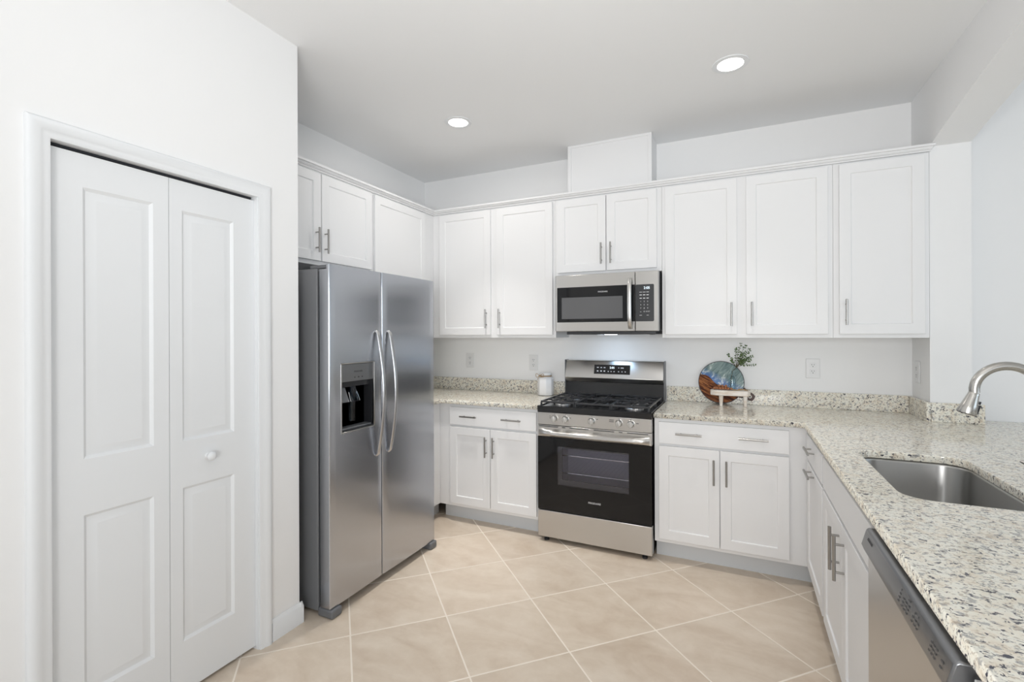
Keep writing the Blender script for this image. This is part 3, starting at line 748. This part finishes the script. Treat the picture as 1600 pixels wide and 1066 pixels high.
# stainless band above the glass with vent slots and a broad bowed handle
hb = part('handle_band', MB().box(RX0, RX1, RY - .001, RB - .0005, .7115, .7885), M['steel'], od, bev=.003)
hm = MB(); n = 36; rows = []
sec = [(0, .704), (.006, .703), (.017, .709), (.0235, .722), (.022, .738), (.012, .750), (0, .755)]
for k in range(n + 1):
    u = k / n; x = RX0 + .012 + (RX1 - RX0 - .024) * u
    e = min(1, min(u, 1 - u) * (RX1 - RX0) / .05); g = .25 + .75 * math.sin(e * math.pi / 2); bow = 1 + .75 * (1 - (2 * u - 1) ** 2)
    rows.append([(x, RY - .002 - p * g * bow, .7115 + .003 + (z - .704) * 1.0) for p, z in sec])
vs = sum(rows, []); fs = []; q_ = len(sec)
for k in range(n):
    for i in range(q_ - 1): fs.append((k * q_ + i, k * q_ + i + 1, (k + 1) * q_ + i + 1, (k + 1) * q_ + i))
    fs.append((k * q_ + q_ - 1, k * q_, (k + 1) * q_, (k + 1) * q_ + q_ - 1))
hm.add(vs, fs, True); hm.add(rows[0], [tuple(range(q_))]); hm.add(rows[-1], [tuple(range(q_))])
part('handle', hm, M['steel'], od, label='broad bowed stainless oven handle')
sl = MB()
for a, b in ((-1.226, -1.09), (-1.062, -1.038), (-1.010, -.880), (-.846, -.713), (-.684, -.660), (-.632, -.502)): sl.box(a, b, RY - .0016, RY + .01, .7785, .7835)
part('vent_slot', sl, M['dark'], od)
cpn = part('control_panel', MB().box(RX0, RX1, RY - .001, RB - .0005, .7915, .876), M['steel'], t, bev=.003)
for i, x in enumerate((-1.114, -1.037, -.859, -.682, -.608)):
    kb = part('knob', MB().lathe([(.023, 0), (.023, .004), (.0205, .006), (.0195, .024), (.017, .027), (0, .0272)], (x, RY - .001, .8385), 'y', 28) if False else
              MB().lathe([(0, -.0282), (.0165, -.028), (.019, -.0255), (.0205, -.008), (.0235, -.005), (.0235, -.001)], (x, RY, .8385), 'y', 28), M['knob'], cpn)
    part('knob_grip', MB().box(x - .0045, x + .0045, RY - .038, RY - .024, .8175, .8595), M['knob'], kb, bev=.002)
    part('knob_mark', MB().box(x - .0012, x + .0012, RY - .0016, RY - .0009, .8635, .8695), M['txt_dark'], kb)
mk = MB()
for x0, x1, z in ((-1.150, -1.142, .850), (-1.150, -1.142, .838), (-1.009, -1.000, .846), (-.827, -.818, .851), (-.745, -.715, .853), (-.745, -.715, .843), (-.575, -.560, .843)): part('panel_marking', MB().box(x0, x1, RY - .0016, RY - .0009, z, z + .004), M['txt_dark'], cpn)
# cooktop
ck = part('cooktop', MB().box(RX0, RX1, RY - .004, 3.60, .8765, .912).box(RX0, RX0 + .012, RY - .004, 3.60, .912, .918).box(RX1 - .012, RX1, RY - .004, 3.60, .912, .918).box(RX0, RX1, RY - .004, RY + .012, .912, .918), M['enamel'], t, bev=.003)
burn = [(-1.105, 3.19, .042), (-1.105, 3.45, .034), (-.859, 3.32, .036), (-.613, 3.19, .048), (-.613, 3.45, .034)]
for x, y, r_ in burn:
    b = part('burner', MB().lathe([(r_ + .012, 0), (r_ + .010, .006), (r_ + .004, .010), (0, .0102)], (x, y, .9122), 'z', 28), M['alum'], t, label='aluminium burner head with black cap')
    if x == -.859:
        part('burner_cap', MB().tube([(x, y - .07, .9285), (x, y + .07, .9285)], .001, 8).prism([(p, q) for p, q in rrect(x - .035, x + .035, y - .085, y + .085, .034)], lambda p, q, s_: (p, q, s_), .9224, .931), M['burner'], b, bev=.002)
    else:
        part('burner_cap', MB().lathe([(r_, 0), (r_ + .001, .004), (r_ - .003, .008), (0, .009)], (x, y, .9225), 'z', 28), M['burner'], b)
GZ = .950
def grate(x0, x1, bs):
    m = MB(); y0, y1 = 3.065, 3.585; h = .006
    def bar(ax, ay, bx, by, wd=.006, z=GZ, hh=.012):
        a = Vector((ax, ay, 0)); b = Vector((bx, by, 0)); dr = (b - a).normalized(); sd = Vector((-dr.y, dr.x, 0)) * wd
        vs = [a - sd, b - sd, b + sd, a + sd]
        m.add([(q.x, q.y, z - hh) for q in vs] + [(q.x, q.y, z) for q in vs], [(0, 3, 2, 1), (4, 5, 6, 7), (0, 1, 5, 4), (1, 2, 6, 5), (2, 3, 7, 6), (3, 0, 4, 7)])
    for y in (y0, y1): bar(x0, y, x1, y)
    for x in (x0, x1): bar(x, y0, x, y1)
    xm = (x0 + x1) / 2; ym = (y0 + y1) / 2
    bar(x0, ym, x1, ym)
    for x in (x0, x1):
        for y in (y0, y1, ym): m.box(x - .006, x + .006, y - .006, y + .006, .9125, GZ - .010)
    for bx, by, r_ in bs:
        # octagonal ring round the burner with fingers reaching in
        R = r_ + .032; k8 = 8
        ring = [(bx + R * math.cos(math.pi * (2 * k + 1) / k8), by + R * .92 * math.sin(math.pi * (2 * k + 1) / k8)) for k in range(k8)]
        for k in range(k8): bar(*ring[k], *ring[(k + 1) % k8], .0042)
        bar(x0, by, bx - R * .35, by, .0045); bar(x1, by, bx + R * .35, by, .0045)
        yy0 = y0 if by < ym else ym; yy1 = ym if by < ym else y1
        if len(bs) == 1: yy0, yy1 = y0, y1
        bar(bx, yy0, bx, by - R * .35, .0045); bar(bx, yy1, bx, by + R * .35, .0045)
    return m
w3 = (RX1 - RX0 - .036) / 3
for i in range(3):
    x0 = RX0 + .018 + i * w3 + .003; x1 = x0 + w3 - .006
    part('grate', grate(x0, x1, [q for q in burn if x0 < q[0] < x1]), M['iron'], t, bev=.0015)
# backguard
bgd = part('backguard', MB().prism([(3.634, 1.032), (3.604, 1.066), (3.634, 1.193), (3.640, 1.199), (3.70, 1.199), (3.70, 1.032)], lambda p, q, s_: (s_, p, q), RX0 + .006, RX1 - .006), M['steel'], t, bev=.003)
part('lower_panel', MB().prism([(3.606, .919), (3.632, 1.0315), (3.70, 1.0315), (3.70, .919)], lambda p, q, s_: (s_, p, q), RX0 + .006, RX1 - .006), M['enamel'], t)
part('end_cap', MB().box(RX0 + .0005, RX0 + .0055, 3.62, 3.70, .919, 1.2015), M['gplastic'], bgd); part('end_cap', MB().box(RX1 - .0055, RX1 - .0005, 3.62, 3.70, .919, 1.2015), M['gplastic'], bgd)
sl_ = Vector((0, .030, .127)).normalized(); nb = Vector((0, -.127, .030)).normalized()
def bgp(x, z, e=0): 
    f = (z - 1.066) / .127; return Vector((x, 3.604 + .030 * f, z)) + nb * e
dm = MB(); q4 = [bgp(-1.0, 1.098), bgp(-.727, 1.098), bgp(-.727, 1.168), bgp(-1.0, 1.168)]
dm.add([q + nb * .0002 for q in q4] + [q + nb * .002 for q in q4], [(0, 3, 2, 1), (4, 5, 6, 7), (0, 1, 5, 4), (1, 2, 6, 5), (2, 3, 7, 6), (3, 0, 4, 7)])
dsp = part('display', dm, M['blackglass'], bgd)
text('clock_digits', '2:05', .022, bgp(-.862, 1.146, .0024), (1, 0, 0), sl_, M['led'], bgd)
mk = MB()
def bdash(x, z, wx, hz):
    q = [bgp(x - wx / 2, z - hz / 2, .0021), bgp(x + wx / 2, z - hz / 2, .0021), bgp(x + wx / 2, z + hz / 2, .0021), bgp(x - wx / 2, z + hz / 2, .0021)]
    part('button_marking', MB().add(q + [p + nb * .0003 for p in q], [(0, 3, 2, 1), (4, 5, 6, 7), (0, 1, 5, 4), (1, 2, 6, 5), (2, 3, 7, 6), (3, 0, 4, 7)]), M['txt_white'], bgd)
for x, wx in ((-.972, .014), (-.945, .012), (-.920, .014), (-.812, .006), (-.786, .022)): bdash(x, 1.146, wx, .006)
for x in (-.972, -.945, -.920): bdash(x, 1.120, .012, .009)
for x in (-.890, -.868, -.846, -.812, -.786, -.762): bdash(x, 1.118, .008, .006)
for x in (RX0 + .05, RX1 - .05):
    for y in (RY + .035, 3.62): part('foot', MB().lathe([(.017, 0), (.017, .012), (.009, .014), (.009, .033)], (x, y, .0005), 'z', 18), M['bplastic'], t)

# ------------------------------------------------------------------ microwave
MX0, MX1, MY, MZ0, MZ1 = -1.2125, -.4735, 3.288, 1.422, 1.8275
t = thing('microwave', ((MX0 + MX1) / 2, YB, MZ0), 'stainless over-the-range microwave mounted under the short cabinet', 'microwave')
part('body', MB().box(MX0 + .004, MX1 - .004, MY + .04, YB - .02, MZ0 + .004, MZ1), M['gplastic'], t, bev=.002)
XS = -.6255
md = part('door', MB().box(MX0 + .02, XS - .0012, MY, MY + .039, MZ0, MZ1 - .004), M['steel'], t, bev=.004)
part('window_glass', MB().box(-1.180, -.6275, MY - .0012, MY - .0001, 1.487, 1.7365), M['blackglass'], md, bev=.0005)
part('window_screen', MB().box(-1.145, -.709, MY - .0017, MY - .0013, 1.511, 1.663), M['screen'], md)
text('lettering', 'FRIGIDAIRE', .0135, (-.846, MY - .0014, 1.697), (1, 0, 0), (0, 0, 1), M['txt_white'], md)
cp_ = part('control_panel', MB().box(XS + .0012, MX1, MY, MY + .039, MZ0, MZ1 - .004), M['steel'], t, bev=.004)
part('keypad', MB().prism(rrect(-.6235, -.5015, 1.487, 1.7345, .008, 4), lambda p, q, s_: (p, s_, q), MY - .0012, MY - .0001), M['bplastic'], cp_)
text('clock_digits', '2:05', .024, (-.548, MY - .0016, 1.710), (1, 0, 0), (0, 0, 1), M['led'], cp_)
KX = (-.588, -.5655, -.543); kt = MB()
def kdash(x, z, wx, hz): part('key_marking', MB().box(x - wx / 2, x + wx / 2, MY - .0018, MY - .0012, z - hz / 2, z + hz / 2), M['txt_white'], cp_)
for x in KX: kdash(x, 1.683, .017, .003); kdash(x, 1.664, .015, .005); kdash(x, 1.642, .014, .005)
kdash(-.588, 1.528, .016, .0025); kdash(-.543, 1.528, .013, .0025); kdash(-.588, 1.551, .008, .002)
for i, s_ in enumerate('123456789'):
    text('key_digit', s_, .013, (KX[i % 3], MY - .0016, 1.620 - .0225 * (i // 3)), (1, 0, 0), (0, 0, 1), M['txt_white'], cp_)
text('key_digit', '0', .013, (KX[1], MY - .0016, 1.5525), (1, 0, 0), (0, 0, 1), M['txt_white'], cp_)
text('lettering', 'START', .0095, (KX[2] + .001, MY - .0016, 1.5525), (1, 0, 0), (0, 0, 1), M['txt_white'], cp_)
m = MB(); pts = []
for k in range(21):
    u = k / 20; pts.append((-.657, MY - .004 - .034 * (1 - (2 * u - 1) ** 6) * (.8 + .2 * math.sin(math.pi * u)), 1.442 + .337 * u))
m.tube(pts, .0125, 18, squash=(1.15, .6)); part('handle', m, M['knob'], md, label='vertical polished steel handle')
part('vent_base', MB().box(MX0 + .10, MX1 - .02, MY + .012, YB - .03, MZ0 - .022, MZ0 + .0035), M['bplastic'], t, bev=.003)
part('filter', MB().box(-1.08, -.90, MY + .06, MY + .3, MZ0 - .025, MZ0 - .0222), M['alum'], t); part('filter', MB().box(-.76, -.54, MY + .06, MY + .3, MZ0 - .025, MZ0 - .0222), M['alum'], t)
part('lamp_lens', MB().box(-.885, -.80, MY + .20, MY + .26, MZ0 - .0245, MZ0 - .0222), M['hoodlamp'], t)
area('microwave_cooktop_lamp', (-.842, MY + .17, MZ0 - .03), (-.842, MY + .24, .9), .16, .10, .42, (.45, .70, 1.0))

# ------------------------------------------------------------------ ceiling lights
def downlight(x, y, label, beam, glow, grp=None):
    t = thing('recessed_light', (x, y, ZC - .006), label, 'ceiling light', grp)
    part('trim_ring', MB().lathe([(.064, -.0045), (.070, -.006), (.088, -.004), (.090, -.0005), (.064, -.0005)], (x, y, ZC), 'z', 40, False), M['trim'], t)
    part('lens', MB().lathe([(0, -.0035), (.064, -.0035)], (x, y, ZC), 'z', 40, False), M['lamp'], t)
    for nm, pw, sp in (('downlight_beam', beam, 70), ('downlight_glow', glow, 175)):
        if not pw: continue
        l = bpy.data.lights.new(nm, 'AREA'); l.shape = 'DISK'; l.size = .12; l.energy = pw; l.color = (1, .965, .92); l.spread = math.radians(sp)
        lo = bpy.data.objects.new(nm, l); C.objects.link(lo); lo.location = (x, y, ZC - .012)
downlight(-1.674, 2.742, 'glowing round recessed ceiling light nearest the refrigerator corner', 4.9, 4.1)
downlight(-.031, 2.766, 'glowing round recessed ceiling light above the peninsula end, right of the duct cover', 1.8, .15)

# ------------------------------------------------------------------ outlets
def outlet(c, u, nrm, label):
    c = Vector(c); u = Vector(u); nn = Vector(nrm); v = Vector((0, 0, 1))
    t = thing('wall_outlet', c, label, 'outlet', 'white duplex outlets on the backsplash wall')
    def bx(m, du, dv, wu, wv, d0, d1):
        q = [c + u * (du + a * wu / 2) + v * (dv + b * wv / 2) for a, b in ((-1, -1), (1, -1), (1, 1), (-1, 1))]
        return m.add([p + nn * d0 for p in q] + [p + nn * d1 for p in q], [(0, 3, 2, 1), (4, 5, 6, 7), (0, 1, 5, 4), (1, 2, 6, 5), (2, 3, 7, 6), (3, 0, 4, 7)])
    part('cover_plate', bx(MB(), 0, 0, .080, .128, .0005, .0065), M['outlet'], t, bev=.003)
    for dv in (-.021, .021):
        r = part('receptacle', bx(MB(), 0, dv, .033, .029, .0066, .009), M['outlet'], t, bev=.001)
        s_ = MB(); bx(s_, -.0065, dv + .004, .0026, .009, .0091, .0095); bx(s_, .0065, dv + .004, .0026, .008, .0091, .0095); bx(s_, 0, dv - .008, .005, .005, .0091, .0095)
        part('slots', s_, M['slot'], r)
outlet((-2.147, YB, 1.174), (1, 0, 0), NY, 'white wall outlet nearest the refrigerator, left of the jar')
outlet((-1.539, YB, 1.167), (1, 0, 0), NY, 'white wall outlet above the white jar, left of the range')
outlet((.444, YB, 1.172), (1, 0, 0), NY, 'white wall outlet right of the round board')
outlet((XW0, 3.60, 1.172), (0, 1, 0), NX, 'white wall outlet on the side of the pier at the counter end')

# ------------------------------------------------------------------ counter decor
# white canister with twine
jx, jy = -1.395, 3.605
t = thing('canister', (jx, jy, CT1), 'white faceted canister jar with twine round its neck, left of the range', 'jar')
def soct(r, k=.80):
    a = r * k; return [(-r, -a * .55), (-a * .55 - .0, -r), (a * .55, -r), (r, -a * .55), (r, a * .55), (a * .55, r), (-a * .55, r), (-r, a * .55)]
m = MB(); lv = [(.056, .0005), (.0605, .006), (.0605, .128), (.056, .142), (.044, .150), (.042, .160)]
rows = [[(jx + p, jy + q, CT1 + h) for p, q in soct(r)] for r, h in lv]
vs = sum(rows, []); fs = [tuple(range(8))]
for i in range(len(lv) - 1):
    for k in range(8): fs.append((i * 8 + k, i * 8 + (k + 1) % 8, i * 8 + 8 + (k + 1) % 8, i * 8 + 8 + k))
fs.append(tuple(range(40, 48))); m.add(vs, fs)
part('jar_body', m, M['white_ceramic'], t, bev=.006, seg=3)
part('lid', MB().lathe([(.046, .1605), (.048, .164), (.048, .174), (.044, .180), (0, .182)], (jx, jy, CT1), 'z', 32), M['white_ceramic'], t)
tw = MB()
for h in (.1535, .157): tw.tube([(jx + .048 * math.cos(a * math.pi / 16), jy + .048 * math.sin(a * math.pi / 16), CT1 + h) for a in range(33)], .0021, 8)
bx_, by_ = jx - .030, jy - .047
for sx in (-1, 1):
    tw.tube([(bx_ + sx * (.004 + .030 * math.sin(math.pi * k / 8) ** .8 * (1 if k < 5 else .9)), by_ - .003, CT1 + .160 + .016 * math.sin(2 * math.pi * k / 8)) for k in range(9)], .002, 7)
    tw.tube([(bx_, by_ - .003, CT1 + .158), (bx_ + sx * .012, by_ - .005, CT1 + .145), (bx_ + sx * .018, by_ - .003, CT1 + .128)], .0018, 7)
tw.ball((bx_, by_ - .003, CT1 + .159), .005)
part('twine_bow', tw, M['twine'], t)

# round resin and walnut board leaning on the wall
BC = Vector((-.108, 3.678, 1.0625)); BR = .1475; tl = math.radians(10)
bu = Vector((1, 0, 0)); bv = Vector((0, math.sin(tl), math.cos(tl))); bn = Vector((0, -math.cos(tl), math.sin(tl)))
def bp(p, q, d): return BC + bu * p + bv * q + bn * d
t = thing('serving_board', (BC.x, 3.66, CT1), 'round walnut and ocean blue resin serving board leaning against the wall', 'board')
def shore(u): return .052 - .62 * (u + .12) + .010 * math.sin(u * 55) if u < .04 else (.052 - .62 * .16 + .010 * math.sin(2.2)) - .15 * (u - .04)
Rin = BR - .004
N = 72; circ = [(Rin * math.cos(2 * math.pi * k / N), Rin * math.sin(2 * math.pi * k / N)) for k in range(N)]
upper_p = [p for p in circ if p[1] > shore(p[0])]; lower_p = [p for p in circ if p[1] <= shore(p[0])]
def order(ps):   # rotate so the arc is contiguous
    a = [math.atan2(q, p) for p, q in ps]; n = len(ps)
    gaps = [((a[(i + 1) % n] - a[i]) % (2 * math.pi), i) for i in range(n)]; k = (max(gaps)[1] + 1) % n
    return ps[k:] + ps[:k]
upper_p, lower_p = order(upper_p), order(lower_p)
xa, xb = upper_p[-1][0], upper_p[0][0]          # arc runs counter-clockwise from right shore to left shore
line = [(xa + (xb - xa) * k / 24, shore(xa + (xb - xa) * k / 24)) for k in range(1, 24)]
part('resin_inlay', MB().prism(upper_p + line, lambda p, q, d: bp(p, q, d), -.008, .008), M['resin'], t)
part('wood_body', MB().prism(lower_p + line[::-1], lambda p, q, d: bp(p, q, d), -.008, .008), M['walnut'], t)
rg = [(BR * math.cos(2 * math.pi * k / N), BR * math.sin(2 * math.pi * k / N)) for k in range(N)]
m = MB(); rws = [[bp(p * s_, q * s_, d) for p, q in rg] for s_, d in ((1, -.008), (1, .0085), (.972, .0085), (.972, -.008))]
vs = sum(rws, []); fs = []
for i in range(4):
    for k in range(N): fs.append((i * N + k, i * N + (k + 1) % N, ((i + 1) % 4) * N + (k + 1) % N, ((i + 1) % 4) * N + k))
m.add(vs, fs); part('rim', m, M['rim'], t)
ha = math.radians(-27); hu = Vector((math.cos(ha), math.sin(ha))); hv = Vector((-hu.y, hu.x))
hpoly = []
for a, b in ((BR - .003, -.040), (BR + .02, -.029), (BR + .06, -.027), (BR + .080, -.020), (BR + .085, 0), (BR + .080, .020), (BR + .06, .027), (BR + .02, .029), (BR - .003, .040)):
    hpoly.append((hu.x * a + hv.x * b, hu.y * a + hv.y * b))
hd2 = part('board_handle', MB().prism(hpoly, lambda p, q, d: bp(p, q, d), -.0075, .0075), mat('dark_walnut', (.06, .022, .014), .45), t, bev=.003)
hc = hu * (BR + .055)
m = MB(); rr_ = []
for r_, d in ((.0115, .0077), (.0115, .0092), (.0060, .0092), (.0060, .0077)): rr_.append([bp(hc.x + r_ * math.cos(2 * math.pi * k / 20), hc.y + r_ * math.sin(2 * math.pi * k / 20), d) for k in range(20)])
vs = sum(rr_, []); fs = []
for i in range(4):
    for k in range(20): fs.append((i * 20 + k, i * 20 + (k + 1) % 20, ((i + 1) % 4) * 20 + (k + 1) % 20, ((i + 1) % 4) * 20 + k))
m.add(vs, fs); part('hanging_ring', m, mat('pale_ring', (.7, .66, .6), .4), hd2)
part('hanging_hole', MB().prism([(hc.x + .006 * math.cos(2 * math.pi * k / 16), hc.y + .006 * math.sin(2 * math.pi * k / 16)) for k in range(16)], lambda p, q, d: bp(p, q, d), .0076, .0079), M['dark'], hd2)

# whitewashed riser
RXa, RXb, RYa, RYb, RZ0, RZ1 = -.172, .072, 3.540, 3.640, .984, 1.0195
t = thing('wooden_riser', ((RXa + RXb) / 2, 3.59, CT1), 'small whitewashed wooden riser on four legs in front of the round board', 'riser')
tp = []
for x, y in rrect(RXa, RXb, RYa, RYb, .040, 6): tp.append((x + .004 * math.sin(y * 190), y + .003 * math.sin(x * 60)))
part('tabletop', MB().prism(tp, lambda p, q, s_: (p, q, s_), RZ0, RZ1), M['riser'], t, bev=.007, seg=3)
for x in (-.105, .043):
    for y in (3.565, 3.618): part('leg', MB().tube([(x, y, CT1 + .0005), (x, y, RZ0 + .004)], [.0095, .0145], 12, squash=(1, .8)), M['riser'], t)
# bead garland on the riser
t = thing('bead_garland', (-.08, 3.57, RZ1), 'strand of brown wooden beads lying on the whitewashed riser', 'beads')
bx = []
for k in range(7): bx.append((-.146 + k * .0175, 3.572 + .006 * math.sin(k * 1.9), RZ1 + .0112))
for k in range(5): bx.append((-.140 + k * .0185, 3.5945 + .003 * math.sin(k * 2.), RZ1 + .0112))
for k in range(3): bx.append((-.118 + k * .0215, 3.583, RZ1 + .0262))
for k, q in enumerate(bx):
    part('bead', MB().ball(q, .0092, 14), M['bead'], t)
e_ = bx[6]
part('cord', MB().tube([(e_[0], e_[1], RZ1 + .008), (e_[0] + .012, 3.556, RZ1 + .006), (.0, 3.553, RZ1 + .006), (.034, 3.560, RZ1 + .010), (.046, 3.565, RZ1 + .004)], .0032, 8).tube([(.0, 3.5555, RZ1 + .011), (.02, 3.566, RZ1 + .012), (.040, 3.574, RZ1 + .008), (.058, 3.575, RZ1 + .003)], .0026, 8), M['twine'], t)
# glass bud vase with a branch
vx, vy = -.058, 3.607
vx = -.036; vy = 3.585
t = thing('glass_vase', (vx, vy, RZ1), 'small clear glass bud vase standing on the riser before the board', 'vase')
m = MB(); m.lathe([(0, .003), (.022, .003), (.025, .010), (.025, .075), (.020, .090), (.0105, .100), (.0095, .128), (.0125, .134)], (vx, vy, RZ1), 'z', 28, False)
vb = part('vase_body', m, M['vaseglass'], t)
sd = vb.modifiers.new('solidify', 'SOLIDIFY'); sd.thickness = .0016; sd.offset = 1
st = MB(); lv_ = MB()
def leaf_at(p, dr, L):
    dr = dr.normalized(); sd_ = dr.cross(Vector((random.uniform(-1, 1), -1, random.uniform(-.4, .6)))).normalized(); nn = dr.cross(sd_)
    q = [p, p + dr * L * .35 + sd_ * L * .30 + nn * L * .06, p + dr * L * .75 + sd_ * L * .24, p + dr * L, p + dr * L * .75 - sd_ * L * .24, p + dr * L * .35 - sd_ * L * .30 + nn * L * .06]
    mid = p + dr * L * .5 - nn * L * .05
    lv_.add(q + [mid], [(6, i, (i + 1) % 6) for i in range(6)], True)
base = Vector((vx + .004, vy, RZ1 + .012)); fork = Vector((-.048 + .004, 3.592, 1.185))
# the main stem leans from the vase foot to the neck, then forks
base = Vector((vx - .012, vy, RZ1 + .012)); neck = Vector((vx + .002, vy, RZ1 + .130)); fork = Vector((-.012, 3.590, 1.172))
st.tube([base, (base + neck) / 2 + Vector((-.003, 0, 0)), neck, fork], [.0022, .0021, .002, .0018], 8)
tips = [(.018, 3.60, 1.333), (-.014, 3.61, 1.297), (.045, 3.60, 1.318), (.073, 3.585, 1.285), (.086, 3.60, 1.248), (.102, 3.575, 1.190), (-.062, 3.60, 1.260), (.032, 3.625, 1.275), (.056, 3.63, 1.238), (-.038, 3.61, 1.222), (.064, 3.57, 1.300), (.040, 3.56, 1.225), (.075, 3.62, 1.222)]
for i, tp_ in enumerate(tips):
    tp_ = Vector(tp_); mid = fork.lerp(tp_, .5) + Vector((random.uniform(-.010, .004), random.uniform(-.010, .010), random.uniform(.006, .018)))
    st.tube([fork, mid, tp_], [.0014, .0011, .0006], 6)
    n = random.choice((9, 10, 11))
    for k in range(3, n + 1):
        f = k / n; p = (fork.lerp(mid, f * 2) if f < .5 else mid.lerp(tp_, f * 2 - 1)); ax = (tp_ - fork).normalized()
        side = ax.cross(Vector((0, -1, 0))).normalized()
        for sgn in (-1, 1):
            if random.random() < .15: continue
            leaf_at(p, ax * random.uniform(.3, .9) + side * sgn * random.uniform(.5, 1) + Vector((0, random.uniform(-.7, .4), random.uniform(-.3, .3))), random.uniform(.009, .017))
t = thing('leafy_branch', (vx, vy, RZ1 + .012), 'green leafy branch standing in the small glass vase', 'branch')
part('stem', st, M['stem'], t); lo_ = part('foliage', lv_, M['leaf'], t)
